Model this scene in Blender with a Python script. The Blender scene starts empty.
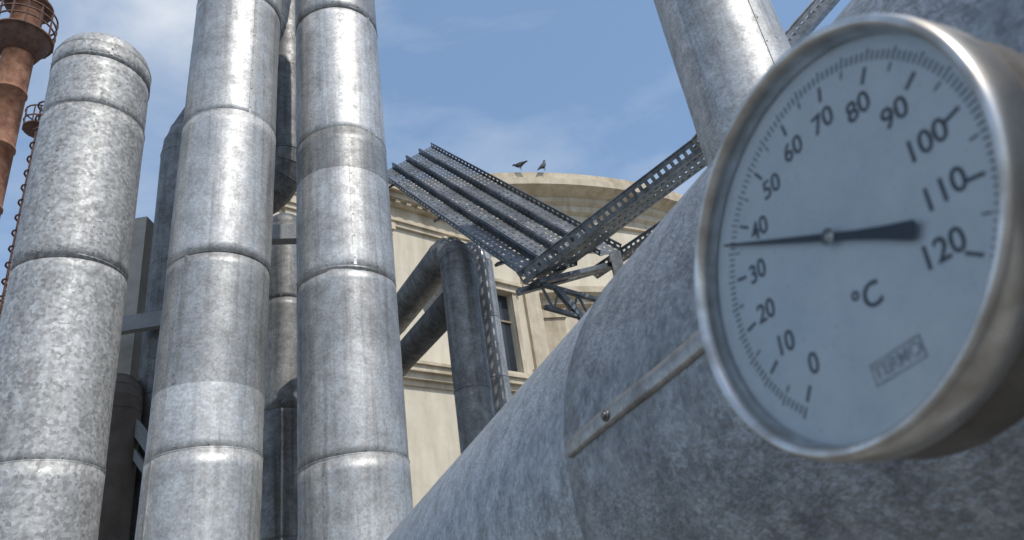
import bpy, bmesh, math, random
from mathutils import Vector, Matrix, noise
random.seed(7)
S=bpy.context.scene
COL=S.collection
V=Vector
# ------------------------------------------------------------ render/view
S.view_settings.view_transform='Standard'
S.view_settings.look='None'
S.view_settings.exposure=0
# ------------------------------------------------------------ materials
def newmat(name):
    m=bpy.data.materials.new(name); m.use_nodes=True
    nt=m.node_tree; b=nt.nodes['Principled BSDF']
    return m,nt,b
def N(nt,t,**kw):
    n=nt.nodes.new(t)
    for k,v in kw.items():
        if k in n.inputs.keys(): n.inputs[k].default_value=v
        else: setattr(n,k,v)
    return n
def ramp(nt,src,stops):
    r=nt.nodes.new('ShaderNodeValToRGB')
    cr=r.color_ramp
    while len(cr.elements)<len(stops): cr.elements.new(0.5)
    for e,(p,c) in zip(cr.elements,stops):
        e.position=p; e.color=(c,c,c,1) if isinstance(c,(int,float)) else (*c,1)
    nt.links.new(src,r.inputs[0]); return r
def mul(nt,a,b,fac=1.0,mode='MULTIPLY'):
    m=nt.nodes.new('ShaderNodeMix'); m.data_type='RGBA'; m.blend_type=mode
    m.inputs[0].default_value=fac
    nt.links.new(a,m.inputs[6]); nt.links.new(b,m.inputs[7]); return m.outputs[2]

def galv(name,base=(0.50,0.53,0.55),spangle=38,amp=.35,metal=.75,rough=.42,dirt=.5,bump=.05,stipple=0,mott=9,mamp=.3):
    m,nt,b=newmat(name); L=nt.links
    tc=N(nt,'ShaderNodeTexCoord')
    wn=N(nt,'ShaderNodeTexNoise',Scale=spangle*1.3,Detail=1.0)
    L.new(tc.outputs['Object'],wn.inputs['Vector'])
    wm=N(nt,'ShaderNodeVectorMath',operation='MULTIPLY_ADD')
    L.new(wn.outputs['Color'],wm.inputs[0]); wm.inputs[1].default_value=(.8/spangle,)*3
    L.new(tc.outputs['Object'],wm.inputs[2])
    vo=N(nt,'ShaderNodeTexVoronoi',Scale=spangle); L.new(wm.outputs[0],vo.inputs['Vector'])
    sep=N(nt,'ShaderNodeSeparateColor'); L.new(vo.outputs['Color'],sep.inputs[0])
    sp=ramp(nt,sep.outputs[0],[(0,1-amp),(1,1.0)])
    # blotchy oxide
    n1=N(nt,'ShaderNodeTexNoise',Scale=1.7,Detail=7.0,Roughness=.70); L.new(tc.outputs['Object'],n1.inputs['Vector'])
    st=ramp(nt,n1.outputs[0],[(.34,1-.5*dirt),(.6,1.0)])
    n4=N(nt,'ShaderNodeTexNoise',Scale=float(mott),Detail=5.0,Roughness=.75); L.new(tc.outputs['Object'],n4.inputs['Vector'])
    mo=ramp(nt,n4.outputs[0],[(.36,1-mamp),(.58,1.0)])
    # rain streaks
    mp=N(nt,'ShaderNodeMapping'); mp.inputs['Scale'].default_value=(11,11,.45); L.new(tc.outputs['Object'],mp.inputs[0])
    n2=N(nt,'ShaderNodeTexNoise',Scale=1.6,Detail=4.0,Roughness=.6); L.new(mp.outputs[0],n2.inputs['Vector'])
    sk=ramp(nt,n2.outputs[0],[(.34,1-.4*dirt),(.52,1.0)])
    at=N(nt,'ShaderNodeAttribute'); at.attribute_name='tone'
    rgb=N(nt,'ShaderNodeRGB'); rgb.outputs[0].default_value=(*base,1)
    c=mul(nt,rgb.outputs[0],sp.outputs[0]); c=mul(nt,c,st.outputs[0]); c=mul(nt,c,sk.outputs[0]); c=mul(nt,c,mo.outputs[0]); c=mul(nt,c,at.outputs['Color'])
    L.new(c,b.inputs['Base Color'])
    b.inputs['Metallic'].default_value=metal
    ad=N(nt,'ShaderNodeMath',operation='MULTIPLY_ADD'); L.new(n4.outputs[0],ad.inputs[0]); ad.inputs[1].default_value=-.5; ad.inputs[2].default_value=rough+.24
    rr=N(nt,'ShaderNodeMath',operation='MULTIPLY_ADD'); L.new(sep.outputs[1],rr.inputs[0]); rr.inputs[1].default_value=.10; L.new(ad.outputs[0],rr.inputs[2])
    L.new(rr.outputs[0],b.inputs['Roughness'])
    bp=N(nt,'ShaderNodeBump'); bp.inputs['Strength'].default_value=bump; bp.inputs['Distance'].default_value=.01
    if stipple:
        ns=N(nt,'ShaderNodeTexNoise',Scale=stipple,Detail=2.0); L.new(tc.outputs['Object'],ns.inputs['Vector']); L.new(ns.outputs[0],bp.inputs['Height'])
    else: L.new(n4.outputs[0],bp.inputs['Height'])
    L.new(bp.outputs[0],b.inputs['Normal'])
    return m
M_galv=galv('galvanized_sheet',base=(.66,.66,.65),spangle=70,amp=.28,metal=.58,rough=.48,dirt=.65,bump=.03,mamp=.26)
M_galvspangle=galv('galvanized_spangle',base=(.63,.63,.62),spangle=46,amp=.46,metal=.42,rough=.56,dirt=.4,mott=14,mamp=.30)
M_galvdark=galv('weathered_sheet',base=(.25,.25,.245),spangle=50,amp=.25,dirt=.9,metal=.5,rough=.5)
M_big=galv('cladding_sheet',base=(.50,.52,.54),spangle=230,amp=.34,metal=.55,rough=.50,dirt=.30,bump=.28,stipple=330,mott=38,mamp=.36)
M_strap=galv('strap_sheet',base=(.56,.54,.51),spangle=200,amp=.2,metal=.8,rough=.36,dirt=.8,mott=60)
M_tray=galv('tray_steel',base=(.27,.29,.31),spangle=30,amp=.3,metal=.7,rough=.42,dirt=.8)

def noisy(name,c1,c2,scale=3,rough=.85,metal=0,bump=.3,c3=None,streak=0,detail=8.0):
    m,nt,b=newmat(name); L=nt.links
    tc=N(nt,'ShaderNodeTexCoord')
    n1=N(nt,'ShaderNodeTexNoise',Scale=scale,Detail=detail,Roughness=.65); L.new(tc.outputs['Object'],n1.inputs['Vector'])
    r=ramp(nt,n1.outputs[0],[(.35,c1),(.65,c2)])
    out=r.outputs[0]
    if streak:
        mp=N(nt,'ShaderNodeMapping'); mp.inputs['Scale'].default_value=(1.7,1.7,.28); L.new(tc.outputs['Object'],mp.inputs[0])
        n2=N(nt,'ShaderNodeTexNoise',Scale=1.5,Detail=7.0,Roughness=.65); L.new(mp.outputs[0],n2.inputs['Vector'])
        k=ramp(nt,n2.outputs[0],[(.34,(1-streak*.85,1-streak*.95,1-streak*1.1)),(.54,(1,1,1))]); out=mul(nt,out,k.outputs[0])
    L.new(out,b.inputs['Base Color'])
    b.inputs['Roughness'].default_value=rough; b.inputs['Metallic'].default_value=metal
    if bump>0:
        n3=N(nt,'ShaderNodeTexNoise',Scale=scale*9,Detail=5.0); L.new(tc.outputs['Object'],n3.inputs['Vector'])
        bp=N(nt,'ShaderNodeBump'); bp.inputs['Strength'].default_value=bump; bp.inputs['Distance'].default_value=.02
        L.new(n3.outputs[0],bp.inputs['Height']); L.new(bp.outputs[0],b.inputs['Normal'])
    return m
M_plaster=noisy('cream_plaster',(.58,.52,.41),(.67,.61,.49),1.1,streak=.20,bump=.2)
M_trim=noisy('stone_trim',(.47,.40,.29),(.62,.54,.42),2.5,streak=.32,bump=.35)
M_roof=noisy('roof_sheet',(.10,.10,.10),(.18,.17,.16),2)
M_glass=noisy('window_glass',(.02,.025,.03),(.04,.05,.06),1,rough=.12,bump=.02)
M_frame=noisy('window_frame',(.20,.15,.10),(.30,.24,.18),4)
M_rust=noisy('rusty_steel',(.17,.06,.032),(.38,.20,.12),2.6,rough=.8,streak=.35)
M_rustdark=noisy('dark_rust',(.08,.045,.035),(.17,.09,.065),4,rough=.8)
M_brown=noisy('brown_primer',(.085,.065,.052),(.14,.11,.09),5,rough=.75)
M_ground=noisy('gravel_ground',(.12,.117,.11),(.21,.20,.18),.8,bump=.5,detail=10.0)
M_conc=noisy('concrete',(.32,.30,.26),(.44,.41,.36),3)
M_paintsteel=noisy('grey_painted_steel',(.20,.21,.22),(.30,.31,.31),4,rough=.6)
# ------------------------------------------------------------ mesh builder
class MB:
    def __init__(s): s.v=[];s.f=[];s.t=[];s.mi=[];s.sm=[]
    def add(s,vs,fs,tone=1.0,mi=0,smooth=False):
        o=len(s.v); s.v+= [tuple(x) for x in vs]
        for f in fs:
            s.f.append(tuple(i+o for i in f)); s.t.append(tone); s.mi.append(mi); s.sm.append(smooth)
    def rings(s,rings,tone=1.0,mi=0,smooth=True,closed=True,cap0=False,cap1=False):
        n=len(rings[0]); vs=[p for r in rings for p in r]; fs=[]
        for i in range(len(rings)-1):
            for j in range(n if closed else n-1):
                k=(j+1)%n
                fs.append((i*n+j,i*n+k,(i+1)*n+k,(i+1)*n+j))
        if cap0: fs.append(tuple(reversed(range(n))))
        if cap1: fs.append(tuple((len(rings)-1)*n+j for j in range(n)))
        s.add(vs,fs,tone,mi,smooth)
    def box(s,c,ax,ay,az,tone=1.0,mi=0):
        c=V(c);ax=V(ax);ay=V(ay);az=V(az)
        vs=[c+ax*i+ay*j+az*k for k in(-1,1) for j in(-1,1) for i in(-1,1)]
        fs=[(0,2,3,1),(4,5,7,6),(0,1,5,4),(2,6,7,3),(0,4,6,2),(1,3,7,5)]
        if ax.cross(ay).dot(az)<0: fs=[tuple(reversed(f)) for f in fs]
        s.add(vs,fs,tone,mi)
    def beam(s,a,b,w,h=None,tone=1.0,mi=0,up=V((0,0,1))):
        a=V(a);b=V(b);h=h or w; d=b-a; L=d.length; d/=L
        if abs(d.dot(up))>.98: up=V((1,0,0))
        x=d.cross(up).normalized(); y=x.cross(d)
        s.box((a+b)/2,x*w/2,y*h/2,d*L/2,tone,mi)
    def cyl(s,a,b,r,n=12,tone=1.0,mi=0,r2=None):
        a=V(a);b=V(b);d=(b-a).normalized(); up=V((0,0,1)) if abs(d.z)<.95 else V((1,0,0))
        x=d.cross(up).normalized();y=d.cross(x)
        r2=r if r2 is None else r2
        R=[[c+(x*math.cos(2*math.pi*j/n)+y*math.sin(2*math.pi*j/n))*q for j in range(n)] for c,q in((a,r),(b,r2))]
        s.rings(R,tone,mi,True,cap0=True,cap1=True)
    def obj(s,name,mats,parent=None,loc=None):
        me=bpy.data.meshes.new(name); me.from_pydata(s.v,[],s.f)
        for m in mats: me.materials.append(m)
        at=me.attributes.new('tone','FLOAT_COLOR','CORNER')
        for p in me.polygons:
            p.material_index=s.mi[p.index]; p.use_smooth=s.sm[p.index]
            t=s.t[p.index]
            for li in p.loop_indices: at.data[li].color=(t,t,t,1)
        bm=bmesh.new(); bm.from_mesh(me); bmesh.ops.recalc_face_normals(bm,faces=bm.faces); bm.to_mesh(me); bm.free()
        o=bpy.data.objects.new(name,me); COL.objects.link(o)
        if parent: o.parent=parent
        return o
def empty(name,loc=(0,0,0)):
    e=bpy.data.objects.new(name,None); e.location=loc; COL.objects.link(e); return e

def wob(p,a=.004):
    return a*noise.noise(V(p)*1.6)+a*.55*noise.noise(V(p)*5+V((9,3,1)))
# vertical pipe with lapped sheet sections; z values given as strings are plain butt joints without a bead
def vpipe(name,x,y,r,zs,mat,tones=None,dome=False,seg=96,seamang=0.0,lean=0.0):
    mb=MB()
    soft=[isinstance(z,str) for z in zs]; zs=[float(z) for z in zs]
    up_=0
    for i in range(len(zs)-1):
        z0,z1=zs[i],zs[i+1]; tone=tones[i%len(tones)] if tones else 1.0
        if i and not soft[i]: up_^=1
        rr=r+(.003 if up_ else 0)
        R=[]; k=max(2,int((z1-z0)/.09))
        b0=0 if soft[i] else .02
        prof=([] if soft[i] else [(rr-.004,z0-.02)])+[(rr,z0-b0+(z1-z0+b0)*q/k) for q in range(k+1)]
        if (i<len(zs)-2 or dome) and not soft[i+1]:
            prof+= [(rr,z1),(rr+.003,z1+.003),(rr+.003,z1+.007),(rr,z1+.010)]
        tw=random.uniform(-.002,.002) if not (soft[i] or soft[i+1]) else 0
        for (q,z) in prof:
            ring=[]
            for j in range(seg):
                a=2*math.pi*j/seg; ca,sa=math.cos(a),math.sin(a)
                w=wob((x+ca*r,y+sa*r,z+up_*7.3))+tw*ca
                dz=.012*math.sin(a+i*2.1) if ((z>=z1-.001 and not soft[i+1]) or (z<z0+.001 and not soft[i])) else 0
                ring.append((x+ca*(q+w),y+sa*(q+w),z+dz))
            R.append(ring)
        mb.rings(R,tone)
        a=seamang+(i if not soft[i] else i-1)*.35*(1 if i%2 else -1)
        ca,sa=math.cos(a),math.sin(a)
        mb.box((x+ca*(rr+.001),y+sa*(rr+.001),(z0+z1)/2),V((-sa,ca,0))*.012,V((ca,sa,0))*.0042,V((0,0,(z1-z0)/2-.015)),tone*.94)
        q=z0+.08
        while q<z1-.05:
            mb.cyl((x+ca*(rr+.003),y+sa*(rr+.003),q),(x+ca*(rr+.0085),y+sa*(rr+.0085),q),.005,8,tone*.7)
            q+=.2
        if soft[i]: continue
        for s_ in range(12):
            a2=2*math.pi*s_/12+i+random.uniform(-.06,.06)
            c2,s2=math.cos(a2),math.sin(a2)
            mb.cyl((x+c2*(rr-.001),y+s2*(rr-.001),z0+.035),(x+c2*(rr+.006),y+s2*(rr+.006),z0+.035),.005,8,tone*.65)
    if dome:
        z=zs[-1]; R=[]
        for q in range(0,11):
            t=q/10*math.pi/2*.98
            R.append([(x+math.cos(2*math.pi*j/seg)*(r-.003)*math.cos(t),y+math.sin(2*math.pi*j/seg)*(r-.003)*math.cos(t),z+.009+dome*math.sin(t)) for j in range(seg)])
        mb.rings(R,1.0,cap1=True)
    if lean: mb.v=[(a+lean*(c-5),b,c) for a,b,c in mb.v]
    return mb.obj(name,[mat])
def smoothpath(pts,bend):
    out=[V(pts[0])]
    for i in range(1,len(pts)-1):
        a,b,c=V(pts[i-1]),V(pts[i]),V(pts[i+1])
        u=(a-b).normalized();w=(c-b).normalized()
        ang=u.angle(w); t=min(bend/math.tan(ang/2),(a-b).length*.45,(c-b).length*.45)
        R=t*math.tan(ang/2); n=(u+w).normalized(); cen=b+n*(R/math.sin(ang/2))
        p0=b+u*t;p1=b+w*t
        e0=(p0-cen);tot=math.pi-ang; axis=e0.cross(p1-cen).normalized()
        k=max(2,int(round(tot/math.radians(18))))
        for q in range(k+1):
            out.append(cen+Matrix.Rotation(tot*q/k,3,axis)@e0)
    out.append(V(pts[-1])); return out
def sweep(mb,pts,r,seg=48,tone=1.0,lip=.002,sect=1.3,tones=(1,.93,1.05,.88)):
    P=[pts[0]]
    for a,b in zip(pts[:-1],pts[1:]):
        L=(b-a).length; k=max(1,int(round(L/sect)))
        for q in range(1,k+1): P.append(a.lerp(b,q/k))
    T=[]
    for i in range(len(P)):
        if i==0:d=P[1]-P[0]
        elif i==len(P)-1:d=P[-1]-P[-2]
        else:d=(P[i]-P[i-1]).normalized()+(P[i+1]-P[i]).normalized()
        T.append(d.normalized())
    x=T[0].orthogonal().normalized()
    fr=[]
    for i,t in enumerate(T):
        x=(x-t*x.dot(t)).normalized(); fr.append((x.copy(),t.cross(x)))
    def ring(i,rad,off=0.0,bev=True):
        x,y=fr[i]; t=T[i]
        return [P[i]+t*off+(x*math.cos(2*math.pi*j/seg)+y*math.sin(2*math.pi*j/seg))*rad for j in range(seg)]
    for i in range(len(P)-1):
        rr=r+(.002 if i%2 else 0)
        mb.rings([ring(i,rr),ring(i+1,rr)],tone*tones[i%len(tones)],cap0=(i==0),cap1=(i==len(P)-2))
        if i>0: mb.rings([ring(i,rr,-.010),ring(i,r+lip+.003,-.005),ring(i,r+lip+.003,.005),ring(i,rr,.010)],tone*.95)
def spipe(name,pts,r,mat,bend=.5,**kw):
    mb=MB(); sweep(mb,smoothpath(pts,bend),r,**kw); return mb.obj(name,[mat])

# ------------------------------------------------------------ vertical pipes
vpipe('insulated_pipe',-3.18,4.555,.368,[0,1.5,3.05,4.5,5.85,6.36,6.50],M_galvspangle,[.95,1,1.04,.97,1.03,.95],dome=.26,seamang=-2.6)
vpipe('insulated_pipe',-2.19,4.83,.365,[0,1.6,3.05,'3.50',4.5,5.79,7.2,8.6,10,11.4],M_galv,[1,1.0,1.12,.74,1.04,.90,1.06,.9],seamang=-2.5,lean=.024)
vpipe('insulated_pipe',-1.35,5.31,.392,[0,1.6,2.98,4.45,'5.40',5.81,7.3,8.7,10.1,11.5],M_galv,[.98,1.02,.90,1.08,.62,1.08,.80,1.05],seamang=-2.2)
vpipe('insulated_pipe',1.645,3.785,.355,[0,1.5,3.0,6.5,8.0,9.4],M_galv,[1,.95,1.0,1.0,.94],seamang=-.6)
vpipe('insulated_pipe',-3.14,8.95,.3,[0,1.6,3.2,4.8,6.3,7.5],M_galvdark,[1,1.3,1.1,1.45,1.2],dome=.25)
spipe('insulated_pipe',[(-3.47,6.61,0),(-3.47,6.61,7.3),(-2.75,7.1,9.6),(-2.4,7.3,13)],.26,M_galvdark,bend=.9,tone=1.1)
spipe('insulated_pipe',[(-2.57,7.37,13),(-2.57,7.37,7.1),(-6.5,8.6,6.8)],.25,M_galvdark,bend=.5)
spipe('insulated_pipe',[(-.53,6.49,0),(-.53,6.49,5.42),(-1.5,8.05,5.40),(-3.0,10.4,5.38)],.172,M_galvdark,bend=.3,tone=1.5)
spipe('insulated_pipe',[(-.60,6.62,4.85),(-1.5,8.05,4.84),(-2.9,10.3,4.82)],.15,M_galvdark,bend=.3,tone=.9)
spipe('insulated_pipe',[(-.355,7.74,0),(-.355,7.74,6.1),(-1.2,9.4,6.15)],.135,M_galv,bend=.3,tone=.85,sect=.7)
spipe('brown_pipe',[(-3.70,6.20,0),(-3.70,6.20,4.3),(-4.6,7.6,4.3)],.20,M_brown,bend=.25)

# ------------------------------------------------------------ big foreground pipe
d=V((-.3972,.9175,-.0224)).normalized()
rx=V((d.y,-d.x,0)).normalized(); up=rx.cross(d)
A0=V((0,0,1.6))+rx*.465+up*.119
RB=.233
def onpipe(L,ang,h=0.0):
    return A0+d*L+(rx*math.cos(ang)+up*math.sin(ang))*(RB+h)
LS=.488
mb=MB()
def tube(l0,l1,rad,n,tone,e0=0.0,e1=0.0):
    R=[]
    pr=[(l0,rad-.003)] if e0 else []
    pr+=[(l0+(l1-l0)*q/n,rad) for q in range(n+1)]
    if e1: pr+=[(l1,rad-.003)]
    for L,q in pr:
        R.append([A0+d*L+(rx*math.cos(2*math.pi*j/256)+up*math.sin(2*math.pi*j/256))*(q+wob(A0+d*L+rx*math.cos(2*math.pi*j/256)*.3+up*math.sin(2*math.pi*j/256)*.3,.0016)) for j in range(256)])
    mb.rings(R,tone)
tube(-.72,LS,RB+.0006,40,.84,0,1)
tube(LS-.012,1.74,RB-.0014,40,1.10)
tube(1.72,2.96,RB,20,.95,1,1)
tube(-1.94,-.70,RB-.0018,20,1.0)
o=mb.obj('insulated_pipe',[M_big,M_strap])
big=o
mb=MB()
p0=A0+d*2.9;
sweep(mb,smoothpath([p0,A0+d*3.6,V((*(A0+d*3.6).xy,-.1))],.35),RB-.001,seg=64)
p0=A0-d*1.9
sweep(mb,smoothpath([p0,A0-d*3.0,V((*(A0-d*3.0).xy,-.1))],.35),RB-.001,seg=64)
e=mb.obj('elbow_runs',[M_big],parent=big)
def strap(name,deg,Lst,num,screws):
    mb=MB()
    sa=math.radians(deg)
    rad=(rx*math.cos(sa)+up*math.sin(sa)); tan=d.cross(rad).normalized()
    prof=[(-.0068,-.001),(-.0064,.0022),(-.0042,.0034),(.0018,.0036),(.0058,.0028),(.0068,-.001)]
    R=[]
    for i in range(num):
        L=Lst-i*.022
        k=.5 if i==0 else 1.0
        if i==1: L=Lst-.006
        R.append([onpipe(L,sa,0)+tan*(a*k+.0014*noise.noise(V((L*9,3,1))))+rad*(b*k+.0008*noise.noise(V((L*14,7,1)))+.0012) for a,b in prof])
    mb.rings(R,1.0,closed=False)
    for L in screws:
        c=onpipe(L,sa,.0044); mb.cyl(c,c+rad*.002,.0040,16,.7); mb.cyl(c+rad*.002,c+rad*.0035,.0030,16,.6,r2=.002)
    mb.obj(name,[M_strap],parent=big)
strap('lap_strap',174.8,LS-.004,60,(.41,.02,-.4))
strap('lap_strap_upper',163.5,.10,34,(.06,-.2,-.5))
for L in (1.6,-1.3):
    c=A0+d*L
    mb=MB(); hd=V((d.x,d.y,0)).normalized()
    ztop=c.z-RB-.06
    mb.box((c.x,c.y,ztop/2-.02),rx*.26,hd*.16,V((0,0,ztop/2)),1,0)
    mb.box((c.x,c.y,ztop-.01+.0),rx*.22,hd*.11,V((0,0,.012)),1,1)
    for s_ in(-1,1):
        mb.box(c+rx*s_*.13-V((0,0,RB+.01)),rx*.006,hd*.10,V((0,0,.075)),1,1)
    mb.obj('concrete_plinth',[M_conc,M_paintsteel])

# ------------------------------------------------------------ gauge
az=math.radians(-158.38);el=math.radians(5.21);roll=math.radians(8.78)
n_=V((math.cos(el)*math.cos(az),math.cos(el)*math.sin(az),math.sin(el)))
h_=V((0,0,1)).cross(n_).normalized(); w_=n_.cross(h_)
hx=h_*math.cos(roll)+w_*math.sin(roll); wx=n_.cross(hx)
GP=V((.07744,.15826,1.67798))
G=empty('thermometer_gauge')
Rm=Matrix((hx,wx,n_)).transposed().to_4x4(); Rm.translation=GP
G.matrix_world=Rm
def lobj(mb,name,mats,loc=(0,0,0),sc=1.0):
    o=mb.obj(name,mats); o.parent=G; o.location=loc; o.scale=(sc,sc,1); return o
def lathe(mb,prof,seg=160,tone=1,mi=0,cap0=False,cap1=False,smooth=True):
    R=[[(r*math.cos(2*math.pi*j/seg),r*math.sin(2*math.pi*j/seg),z) for j in range(seg)] for r,z in prof]
    mb.rings(R,tone,mi,smooth,cap0=cap0,cap1=cap1)
Msteel,nt,b=newmat('tarnished_steel')
tc=N(nt,'ShaderNodeTexCoord'); n1=N(nt,'ShaderNodeTexNoise',Scale=90.0,Detail=6.0); nt.links.new(tc.outputs['Object'],n1.inputs['Vector'])
r_=ramp(nt,n1.outputs[0],[(.34,(.38,.35,.31)),(.6,(.66,.65,.63))]); nt.links.new(r_.outputs[0],b.inputs['Base Color'])
b.inputs['Metallic'].default_value=1; 
r2=ramp(nt,n1.outputs[0],[(.3,.46),(.7,.22)]); nt.links.new(r2.outputs[0],b.inputs['Roughness'])
Mdark=noisy('dark_case',(.09,.08,.07),(.18,.165,.15),60,rough=.5,metal=.6,bump=.1)
Mdial,nt,b=newmat('dial_enamel')
tc=N(nt,'ShaderNodeTexCoord'); n1=N(nt,'ShaderNodeTexNoise',Scale=38.0,Detail=8.0,Roughness=.7); nt.links.new(tc.outputs['Object'],n1.inputs['Vector'])
r_=ramp(nt,n1.outputs[0],[(.32,(.60,.68,.73)),(.62,(.76,.82,.85))])
n2=N(nt,'ShaderNodeTexNoise',Scale=900.0,Detail=2.0); nt.links.new(tc.outputs['Object'],n2.inputs['Vector'])
r3=ramp(nt,n2.outputs[0],[(.25,.66),(.36,1.0)])
nt.links.new(mul(nt,r_.outputs[0],r3.outputs[0]),b.inputs['Base Color']); b.inputs['Roughness'].default_value=.45
Mink=noisy('printed_ink',(.035,.042,.055),(.06,.07,.085),200,rough=.6,bump=0)
Minkf=noisy('faded_ink',(.20,.22,.26),(.50,.53,.56),320,rough=.6,bump=0)
Mneedle=noisy('needle_black',(.012,.014,.018),(.02,.022,.028),200,rough=.4,bump=0)
mb=MB()
lathe(mb,[(.0466,.0006),(.0471,.0048),(.0475,.0060),(.0481,.0067),(.0488,.0069),(.0495,.0064),(.0499,.0054),(.0501,.0040),(.0500,-.0040),(.0495,-.0046),(.0489,-.0050)],mi=0)
lathe(mb,[(.0489,-.0050),(.0489,-.0190),(.0478,-.0215),(.0455,-.0225),(.010,-.0228)],mi=1,tone=1,cap1=True)
OFF=(-.0019,.0008,0); SC=1.035
lobj(mb,'bezel_and_case',[Msteel,Mdark],OFF,SC)
mb=MB(); lathe(mb,[(.0475,0.0),(.02,0.0),(.001,0)],cap1=True,smooth=False); lobj(mb,'dial',[Mdial],OFF,SC)
mb=MB()
mb.cyl((0,0,-.0225),(0,0,-.034),.010,6,mi=0); mb.cyl((0,0,-.034),(0,0,-.125),.0065,20,mi=0)
mb.cyl((0,0,-.085),(0,0,-.097),.0125,6,mi=0); mb.cyl((0,0,-.098),(0,0,-.13),.0105,20,mi=0)
lobj(mb,'stem',[Msteel])
mb=MB()
def tick(val,r0,r1,wd,z=.00015,mi=0):
    a=math.radians(225-val*2.25); c,s=math.cos(a),math.sin(a)
    mb.box((c*(r0+r1)/2,s*(r0+r1)/2,z),V((c,s,0))*(r1-r0)/2,V((-s,c,0))*wd/2,V((0,0,.0001)),mi=mi)
for k in range(0,121):
    tick(k,.0416,.0438 if k%5 else .0445,.00034)
for k in range(0,13): tick(k*10,.0362,.0402,.00080)
for k in range(0,12): tick(k*10+5,.0390,.0410,.00036)
lobj(mb,'scale_marks',[Mink])
def text(body,x,y,size,mat,name,rot=0,off=.02):
    cu=bpy.data.curves.new(name,'FONT'); cu.body=body; cu.size=size; cu.align_x='CENTER'; cu.align_y='CENTER'; cu.extrude=.00005; cu.offset=size*off
    cu.materials.append(mat)
    o=bpy.data.objects.new(name,cu); COL.objects.link(o); o.parent=G; o.location=(x,y,.00018); o.rotation_euler=(0,0,rot); return o
for k in range(0,13):
    a=math.radians(225-k*22.5); text(str(k*10),math.cos(a)*.0308,math.sin(a)*.0308,.0076,Mink,f'numeral_{k*10}',rot=math.radians(-11),off=.008)
text('°C',.0005,-.0185,.0082,Mink,'unit_mark',rot=math.radians(-8),off=.010)
mb=MB(); 
for (x0,y0,x1,y1) in ((-.0075,-.0026,.0075,-.0021),(-.0075,.0021,.0075,.0026),(-.0075,-.0021,-.0070,.0021),(.0070,-.0021,.0075,.0021)):
    mb.box(((x0+x1)/2,(y0+y1)/2,.00012),V(((x1-x0)/2,0,0)),V((0,(y1-y0)/2,0)),V((0,0,.00006)))
o=lobj(mb,'badge_frame',[Minkf],(.0005,-.0345,0)); o.rotation_euler=(0,0,math.radians(-5))
text('TERMO',.0005,-.0345,.0042,Minkf,'maker_mark',rot=math.radians(-5),off=.02)
mb=MB(); a=math.radians(225-36.5*2.25); c,s=math.cos(a),math.sin(a); X_=V((c,s,0));Y_=V((-s,c,0))
def flat(pts,z0,z1,mi=0):
    n=len(pts); vs=[X_*p+Y_*q+V((0,0,z0)) for p,q in pts]+[X_*p+Y_*q+V((0,0,z1)) for p,q in pts]
    fs=[tuple(range(n))[::-1],tuple(range(n,2*n))]+[(i,(i+1)%n,(i+1)%n+n,i+n) for i in range(n)]
    mb.add(vs,fs,1,mi)
flat([(.0445,.00035),(.0445,-.00035),(.012,-.0008),(0,-.0010),(-.008,-.0011),(-.016,-.0015),(-.0244,-.0022),(-.0252,-.0016),(-.0252,.0016),(-.0244,.0022),(-.016,.0015),(-.008,.0011),(0,.0010),(.012,.0008)],.0016,.0020)
mb.cyl((0,0,0),(0,0,.0030),.0010,20,mi=1); mb.cyl((0,0,.0020),(0,0,.0026),.0021,24,mi=1)
lobj(mb,'needle',[Mneedle,Msteel])
Mg=bpy.data.materials.new('gauge_glass'); Mg.use_nodes=True; nt=Mg.node_tree; nt.nodes.clear()
o_=N(nt,'ShaderNodeOutputMaterial'); mx=N(nt,'ShaderNodeMixShader'); tr=N(nt,'ShaderNodeBsdfTransparent'); gl=N(nt,'ShaderNodeBsdfGlossy',Roughness=.06); fr=N(nt,'ShaderNodeFresnel',IOR=1.5)
nt.links.new(fr.outputs[0],mx.inputs[0]); nt.links.new(tr.outputs[0],mx.inputs[1]); nt.links.new(gl.outputs[0],mx.inputs[2]); nt.links.new(mx.outputs[0],o_.inputs[0])
mb=MB(); lathe(mb,[(.0469,.0042),(.025,.0042),(.001,.0042)],cap1=True,smooth=False); lobj(mb,'glass',[Mg],OFF,SC)

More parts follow.
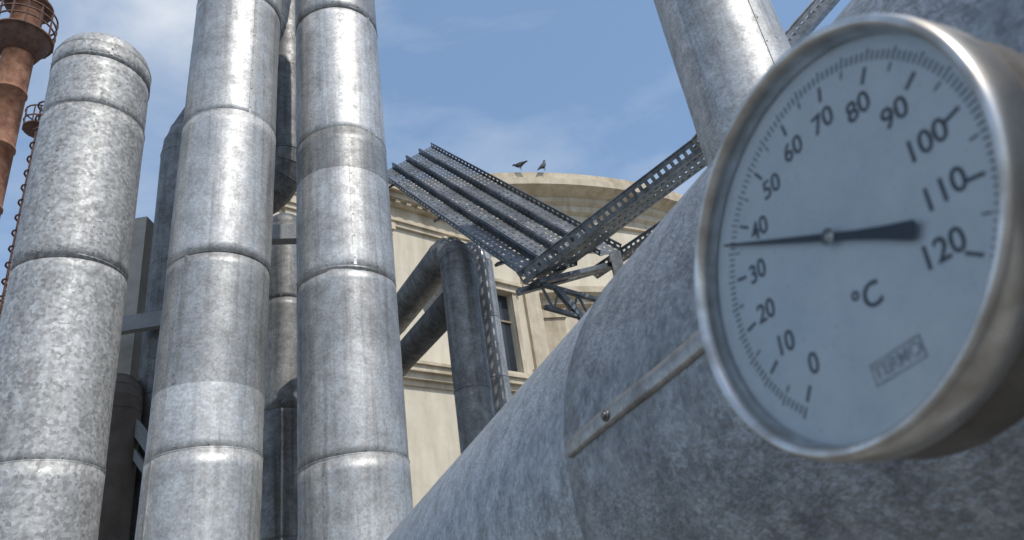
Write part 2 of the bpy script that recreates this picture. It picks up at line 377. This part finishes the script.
# ------------------------------------------------------------ cable trays
def perf(mb,P,nl,nw,fx=.55,fy=.5,tone=1.0):
    for i in range(nl):
        for j in range(nw):
            u0,u1=i/nl,(i+1)/nl; v0,v1=j/nw,(j+1)/nw
            du=(u1-u0)*(1-fx)/2; dv=(v1-v0)*(1-fy)/2
            vs=[P(u0,v0),P(u1,v0),P(u1,v1),P(u0,v1),P(u0+du,v0+dv),P(u1-du,v0+dv),P(u1-du,v1-dv),P(u0+du,v1-dv)]
            mb.add(vs,[(0,1,5,4),(1,2,6,5),(2,3,7,6),(3,0,4,7)],tone)
def tray(name,a0,a1,b0,b1,flange,nl,nw=3,fx=.6,fy=.45,nrm=None,parent=None):
    mb=MB(); a0,a1,b0,b1=map(V,(a0,a1,b0,b1))
    nrm=(a1-a0).cross(b0-a0).normalized() if nrm is None else V(nrm)
    if nrm.z<0:nrm=-nrm
    perf(mb,lambda u,v:a0.lerp(a1,u).lerp(b0.lerp(b1,u),v),nl,nw,fx,fy)
    perf(mb,lambda u,v:a0.lerp(a1,u)+nrm*flange*v,nl,1,.5,.35)
    perf(mb,lambda u,v:b0.lerp(b1,u)+nrm*flange*v,nl,1,.5,.35)
    for p,q in((a0,a1),(b0,b1)):
        mb.beam(p+nrm*(flange+.004),q+nrm*(flange+.004),.014,.008)
    o=mb.obj(name,[M_tray],parent)
    bm=bmesh.new(); bm.from_mesh(o.data); bmesh.ops.remove_doubles(bm,verts=bm.verts,dist=1e-5); bm.to_mesh(o.data); bm.free()
    so=o.modifiers.new('thick','SOLIDIFY'); so.thickness=.003; so.offset=0
    return o
TL,BL,BR,TR=V((-.84,8.30,8.10)),V((-1.44,7.42,7.10)),V((.077,5.599,4.46)),V((1.02,6.16,4.90))
nt_=4
for i in range(nt_):
    v0=i/nt_+.005; v1=(i+1)/nt_-.012
    L0,R0=BL.lerp(TL,v0),BR.lerp(TR,v0); L1,R1=BL.lerp(TL,v1),BR.lerp(TR,v1)
    ext=(0,.08,-.04,.05)[i]
    R0=R0+(R0-L0)*ext*.3; R1=R1+(R1-L1)*ext*.3
    tray('cable_tray',L0,R0,L1,R1,.05,46,4,.5,.34)
b0=V((.08,5.62,4.40)); b1=V((1.56,4.62,4.78)); b2=V((2.98,4.30,5.92))
def btray(p,q,wv,fl):
    p=V(p);q=V(q);wv=V(wv)
    return tray('cable_tray',p,q,p+wv,q+wv,fl,int((q-p).length/.06),3,.55,.32)
btray(b0,b1,(.18,.40,.15),.11)
btray(b1,b2,(.12,.40,.20),.11)
btray((.80,6.75,4.95),(2.3,5.2,5.02),(.06,.16,.02),.06)
mb=MB()
def truss(a,b,off,n,w=.03):
    a=V(a);b=V(b);off=V(off)
    mb.beam(a,b,w,w*.7); mb.beam(a+off,b+off,w,w*.7)
    for i in range(n):
        p=a.lerp(b,i/n);q=a.lerp(b,(i+1)/n);m=a.lerp(b,(i+.5)/n)+off
        mb.beam(p,m,w*.55,w*.3); mb.beam(m,q,w*.55,w*.3)
truss((.22,5.66,4.40),(.98,5.98,4.17),(0,0,-.22),5,.045)
mb.beam((.02,5.75,4.40),(1.0,6.2,4.74),.06,.05)
mb.beam((.20,5.62,4.40),(.98,6.10,4.70),.06,.04)
mb.beam((.95,6.0,0),(.95,6.0,4.75),.10,.10)
mb.beam((.95,6.0,3.4),(.35,5.7,4.35),.05,.05)
for q in (.12,.5,.88):
    a=BL.lerp(BR,q);b=TL.lerp(TR,q); a=a-(b-a)*.03; mb.beam(a+V((0,0,-.035)),b+V((0,0,-.035)),.05,.025)
mb.beam(BL-V((.6,0,.1)),TL+V((.2,.2,-.1)),.08,.08)
mb.beam((-1.90,7.45,0),(-1.90,7.45,7.0),.12,.12)
mb.obj('tray_support_frame',[M_tray])

# ------------------------------------------------------------ left steel frame
mb=MB()
mb.beam((-3.96,6.72,0),(-3.96,6.72,6.45),.2,.2,mi=1)
mb.beam((-5.2,6.80,6.50),(-2.2,7.6,6.50),.14,.2,mi=0)
mb.beam((-5.2,6.55,5.03),(-3.9,6.9,5.03),.12,.2,mi=0)
mb.beam((-4.35,6.25,5.1),(-3.3,6.2,3.6),.07,.09,mi=0)
mb.beam((-4.15,6.22,4.55),(-3.1,6.2,3.1),.05,.06,mi=0)
mb.beam((-4.6,6.22,4.95),(-2.9,6.25,4.95),.08,.16,mi=0)
mb.beam((-2.3,7.55,0),(-2.3,7.55,6.4),.2,.2,mi=0)
mb.beam((-4.0,6.95,2.2),(-2.3,7.55,2.2),.1,.16,mi=0)
mb.obj('steel_frame',[M_paintsteel,M_conc])

# ------------------------------------------------------------ round building
B=empty('round_building')
cx,cy,Rd=-2.8,33.9,13.7
mb=MB(); seg=160
def drum(prof,mi=0):
    for a,b in zip(prof[:-1],prof[1:]):
        mb.rings([[(cx+r*math.cos(2*math.pi*j/seg),cy+r*math.sin(2*math.pi*j/seg),z) for j in range(seg)] for r,z in(a,b)],1,mi,True)
drum([(Rd+.35,0),(Rd+.35,1.2),(Rd+.1,1.35),(Rd,1.36),(Rd,14.0)],0)
drum([(Rd,14.0),(Rd+.12,14.02),(Rd+.12,14.3),(Rd+.25,14.4),(Rd+.25,14.6),(Rd+.38,14.7),(Rd+.38,14.85),(Rd+.85,15.05),(Rd+.85,15.3),(Rd+.70,15.36),(Rd+.70,15.6),(Rd-.2,15.62)],1)
drum([(Rd+.002,10.9),(Rd+.25,11.0),(Rd+.25,11.15),(Rd+.45,11.3),(Rd+.45,11.5),(Rd+.002,11.6)],1)
drum([(Rd+.002,13.0),(Rd+.08,13.05),(Rd+.08,13.2),(Rd+.002,13.25)],1)
drum([(Rd+.002,5.9),(Rd+.2,6.0),(Rd+.3,6.2),(Rd+.3,6.35),(Rd+.002,6.4)],1)
drum([(Rd-.2,15.62),(Rd*.5,17.3),(.1,18.2)],2)
for k in range(28):
    a=2*math.pi*k/28+.05; c,s=math.cos(a),math.sin(a); rv=V((c,s,0)); tv=V((-s,c,0))
    base=V((cx,cy,0))+rv*Rd
    mb.box(base+V((0,0,8.65))+rv*.06,tv*.38,rv*.12,V((0,0,2.22)),1,1)
    mb.box(base+V((0,0,10.7))+rv*.1,tv*.46,rv*.14,V((0,0,.14)),1,1)
    mb.box(base+V((0,0,6.55))+rv*.1,tv*.46,rv*.14,V((0,0,.13)),1,1)
    mb.box(base+V((0,0,12.28))+rv*.03,tv*.38,rv*.06,V((0,0,.68)),1,1)
    a+=math.pi/28; c,s=math.cos(a),math.sin(a); rv=V((c,s,0)); tv=V((-s,c,0)); base=V((cx,cy,0))+rv*Rd
    for zc,hh in((8.4,1.1),(3.8,1.1)):
        mb.box(base+V((0,0,zc)),tv*.5,rv*.03,V((0,0,hh)),1,3)
        for sgn in(-1,1): mb.box(base+V((0,0,zc))+tv*sgn*.58,tv*.075,rv*.1,V((0,0,hh)),1,1)
        mb.box(base+V((0,0,zc+hh+.1)),tv*.75,rv*.16,V((0,0,.1)),1,1)
        mb.box(base+V((0,0,zc-hh-.07)),tv*.75,rv*.16,V((0,0,.07)),1,1)
        mb.box(base+V((0,0,zc)),tv*.03,rv*.06,V((0,0,hh-.003)),1,4)
        mb.box(base+V((0,0,zc+.4)),tv*.497,rv*.055,V((0,0,.03)),1,4)
mb.obj('drum',[M_plaster,M_trim,M_roof,M_glass,M_frame],B)
mb=MB()
w0=V((-2.41,14.8,0)); u=V((.735,.678,0)).normalized(); nn=V((u.y,-u.x,0))
def wb(s0,s1,z0,z1,t,mi=0,dep=0.3):
    c=w0+u*(s0+s1)/2+nn*(t-dep)/2+V((0,0,(z0+z1)/2))
    mb.box(c,u*(s1-s0)/2,nn*(t+dep)/2,V((0,0,(z1-z0)/2)),1,mi)
E0,E1=-3.2,4.1
for z0,z1,zz0,zz1,wins in((7.55,10.9,7.62,9.8,[(2.33,3.08)]),(0,7.0,1.4,4.2,[(2.0,2.9)])):
    xs=sorted(wins); cur=E0
    for a,b in xs:
        wb(cur,a,z0,z1,0); wb(a,b,z0,zz0,0); wb(a,b,zz1,z1,0)
        wb(a,b,zz0,zz1,-.16,3,.2)
        wb((a+b)/2-.025,(a+b)/2+.025,zz0,zz1,-.12,4,.17)
        wb(a,b,zz0+(zz1-zz0)*.65,zz0+(zz1-zz0)*.65+.05,-.115,4,.17)
        wb(a-.13,a-.002,zz0,zz1,.07,1,.02); wb(b+.002,b+.13,zz0,zz1,.07,1,.02)
        wb(a-.2,b+.2,zz1+.002,zz1+.16,.12,1,.02); wb(a-.26,b+.26,zz1+.163,zz1+.25,.2,1,.02)
        wb(a-.18,b+.18,zz0-.12,zz0-.002,.14,1,.02)
        cur=b
    wb(cur,E1,z0,z1,0)
for z0,z1,t in((7.0,7.12,.06),(7.122,7.26,.16),(7.262,7.40,.26),(7.402,7.47,.32),(7.472,7.55,.1),
   (10.902,11.02,.08),(11.022,11.10,.14),(11.102,11.42,.08),(11.422,11.52,.2),(11.522,11.66,.34),(11.662,11.78,.46),(11.782,11.86,.50)):
    wb(E0-t*.8,E1+t*.8,z0,z1,t,1,.32)
x_=E0+.2
while x_<E1-.1:
    wb(x_,x_+.12,11.43,11.515,.30,1,-.2) ; x_+=.3
for s0 in (-2.9,-.9,1.15,3.5):
    wb(s0,s0+.5,7.56,10.6,.1,1,.0); wb(s0-.06,s0+.56,10.602,10.72,.15,1,.0); wb(s0-.1,s0+.6,10.722,10.895,.2,1,.0)
    wb(s0-.06,s0+.56,7.553,7.8,.14,1,-.01)
    wb(s0,s0+.5,.6,6.9,.1,1,.0)
c=w0+u*(E1-.16)-nn*4+V((0,0,5.9)); mb.box(c,u*.15,nn*3.68,V((0,0,5.9)),1,0)
c=w0+u*(E0+E1)/2-nn*4.2+V((0,0,11.9)); mb.box(c,u*(E1-E0)/2,nn*4.3,V((0,0,.03)),1,2)
c=w0+u*(E0+.15)-nn*4+V((0,0,5.9)); mb.box(c,u*.15,nn*3.68,V((0,0,5.9)),1,0)
mb.obj('wing',[M_plaster,M_trim,M_roof,M_glass,M_frame],B)

# ------------------------------------------------------------ pigeons
Mp=noisy('pigeon_feathers',(.025,.027,.033),(.06,.065,.075),25,rough=.6)
def pigeon(loc,yaw,pitch):
    pts=[((0,0,.16),.065),((.07,0,.19),.058),((.105,0,.235),.030),((.125,0,.270),.032),((.155,0,.268),.016),((.178,0,.26),.005),
         ((-.09,0,.145),.048),((-.16,0,.13),.026),((-.24,0,.115),.020),((0,.03,.10),.014),((0,.032,.045),.006),((.0,.034,.006),.006),((0,-.03,.10),.014),((0,-.032,.045),.006),((.0,-.034,.006),.006),((.03,.036,.004),.005),((.03,-.036,.004),.005)]
    ed=[(0,1),(1,2),(2,3),(3,4),(4,5),(0,6),(6,7),(7,8),(0,9),(9,10),(10,11),(11,15),(0,12),(12,13),(13,14),(14,16)]
    me=bpy.data.meshes.new('pigeon'); R=Matrix.Rotation(pitch,3,'Y')
    piv=V((0,0,.1))
    vv=[]
    for i,(p,r) in enumerate(pts):
        p=V(p)
        if i<9: p=R@(p-piv)+piv
        vv.append(p)
    me.from_pydata(vv,ed,[]); me.materials.append(Mp)
    o=bpy.data.objects.new('pigeon',me); COL.objects.link(o)
    sk=o.modifiers.new('skin','SKIN')
    for i,(p,r) in enumerate(pts):
        o.data.skin_vertices[0].data[i].radius=(r*(1.25 if i in(7,8) else 1),r*(.5 if i==8 else 1))
    o.data.skin_vertices[0].data[0].use_root=True
    sk.use_smooth_shade=True
    o.modifiers.new('sub','SUBSURF').levels=2
    o.modifiers['sub'].render_levels=2
    o.location=loc; o.rotation_euler=(0,0,yaw); o.scale=(1.25,1.25,1.25)
pigeon((.80,19.80,15.60),math.radians(160),math.radians(18))
pigeon((1.58,20.06,15.60),math.radians(20),math.radians(-30))

# ------------------------------------------------------------ chimney & mast
mb=MB()
x,y=-16.43,18.84
def cylp(prof,n=40,mi=0,tone=1):
    mb.rings([[(x+r*math.cos(2*math.pi*j/n),y+r*math.sin(2*math.pi*j/n),z) for j in range(n)] for r,z in prof],tone,mi,True)
prof=[(.62,0)]
z=0
while z<26.5:
    prof+=[(.5,z+.1),(.5,z+2.3),(.54,z+2.31),(.54,z+2.38),(.5,z+2.39)]; z+=2.4
prof+=[(.5,27),(.58,27.02),(.58,27.2),(.44,27.21),(.44,25)]
cylp(prof)
def hoop(cx_,cy_,cz,r,w,h,n=28,mi=1,a0=0,a1=2*math.pi):
    for k in range(n):
        t0=a0+(a1-a0)*k/n;t1=a0+(a1-a0)*(k+1)/n
        mb.beam((cx_+r*math.cos(t0),cy_+r*math.sin(t0),cz),(cx_+r*math.cos(t1),cy_+r*math.sin(t1),cz),w,h,mi=mi)
cylp([(.5,24.1),(1.0,24.1),(1.0,24.18),(.5,24.18)],mi=1)
cylp([(.5,23.3),(.56,23.3),(.92,24.1)],mi=1)
for zz in(24.55,24.9,25.25): hoop(x,y,zz,1.0,.05,.05)
for k in range(14):
    a=2*math.pi*k/14; mb.beam((x+math.cos(a),y+math.sin(a),24.1),(x+math.cos(a),y+math.sin(a),25.25),.045,mi=1)
cylp([(.5,25.7),(.8,25.75),(.8,25.85),(.5,25.9)],mi=1)
mb.obj('rusty_chimney',[M_rust,M_rustdark])
mb=MB()
x,y=-18.75,23.42
mb.cyl((x,y,0),(x,y,24.9),.11,14)
lx,ly=x+.20,y-.2
for s_ in(-.18,.18): mb.beam((lx,ly+s_,0),(lx,ly+s_,25),.05,mi=1)
z=.3
while z<25: mb.beam((lx,ly-.18,z),(lx,ly+.18,z),.03,mi=1); z+=.3
z=2.5
while z<25: hoop(lx+.30,ly-.1,z,.40,.06,.05,n=12,mi=1); mb.beam((x,y,z),(lx,ly,z),.04,mi=1); z+=.7
for a in(0,.9,-.9): mb.beam((lx+.3+.40*math.cos(a),ly-.1+.40*math.sin(a),2.5),(lx+.3+.40*math.cos(a),ly-.1+.40*math.sin(a),24.9),.04,mi=1)
mb.cyl((x,y,24.0),(x,y,24.08),.6,20,mi=1)
for zz in(24.4,24.9): hoop(x,y,zz,.6,.05,.04,n=18)
for k in range(9):
    a=2*math.pi*k/9; mb.beam((x+.6*math.cos(a),y+.6*math.sin(a),24),(x+.6*math.cos(a),y+.6*math.sin(a),24.9),.04,mi=1)
mb.obj('ladder_mast',[M_rust,M_rustdark])

# ------------------------------------------------------------ ground
mb=MB(); n=64
mb.add([(3000*math.cos(2*math.pi*k/n),3000*math.sin(2*math.pi*k/n),0) for k in range(n)],[tuple(range(n))])
mb.obj('ground',[M_ground])

# ------------------------------------------------------------ light
sd=V((.40,-.46,.79)).normalized()
elv=math.asin(sd.z); rot=math.atan2(sd.x,sd.y)
W=bpy.data.worlds.new('World'); S.world=W; W.use_nodes=True; nt=W.node_tree
bg=nt.nodes['Background']; bg.inputs[1].default_value=.15
sky=N(nt,'ShaderNodeTexSky'); sky.sky_type='NISHITA'; sky.sun_disc=False; sky.sun_elevation=elv; sky.sun_rotation=rot; sky.air_density=1.0; sky.dust_density=.8; sky.ozone_density=1.7
tc=N(nt,'ShaderNodeTexCoord')
# thin even haze, pale blue
hz=N(nt,'ShaderNodeMix'); hz.data_type='RGBA'; hz.inputs[0].default_value=.32; nt.links.new(sky.outputs[0],hz.inputs[6]); hz.inputs[7].default_value=(2.6,4.2,6.6,1)
mp=N(nt,'ShaderNodeMapping'); mp.inputs['Scale'].default_value=(1.0,1.3,2.2); mp.inputs['Rotation'].default_value=(.3,.5,.4); nt.links.new(tc.outputs['Generated'],mp.inputs[0])
n1=N(nt,'ShaderNodeTexNoise',Scale=1.9,Detail=7.0,Roughness=.55,Distortion=.3); nt.links.new(mp.outputs[0],n1.inputs['Vector'])
cr=ramp(nt,n1.outputs[0],[(.42,0.0),(.57,.30),(.72,.9)])
mx=N(nt,'ShaderNodeMix'); mx.data_type='RGBA'; nt.links.new(cr.outputs[0],mx.inputs[0]); nt.links.new(hz.outputs[2],mx.inputs[6]); mx.inputs[7].default_value=(5.4,5.7,6.1,1)
nt.links.new(mx.outputs[2],bg.inputs[0])
sun=bpy.data.lights.new('sun','SUN'); sun.energy=3.2; sun.angle=math.radians(.5); sun.color=(1,.95,.87)
so=bpy.data.objects.new('sun',sun); COL.objects.link(so); so.rotation_euler=sd.to_track_quat('Z','Y').to_euler(); so.location=(5,-5,20)

# ------------------------------------------------------------ camera
cam=bpy.data.cameras.new('camera'); co=bpy.data.objects.new('camera',cam); COL.objects.link(co)
Mc=Matrix(((0.98748,0.15771,0.0),(0.07339,-0.4595,-0.88514),(-0.1396,0.87406,-0.46533))).to_4x4()
Mc.translation=V((0,0,1.6)); co.matrix_world=Mc
cam.sensor_width=36; cam.lens=740/1024*36; cam.clip_start=.01; cam.clip_end=6000
cam.dof.use_dof=True; cam.dof.focus_distance=5.5; cam.dof.aperture_fstop=22
S.camera=co
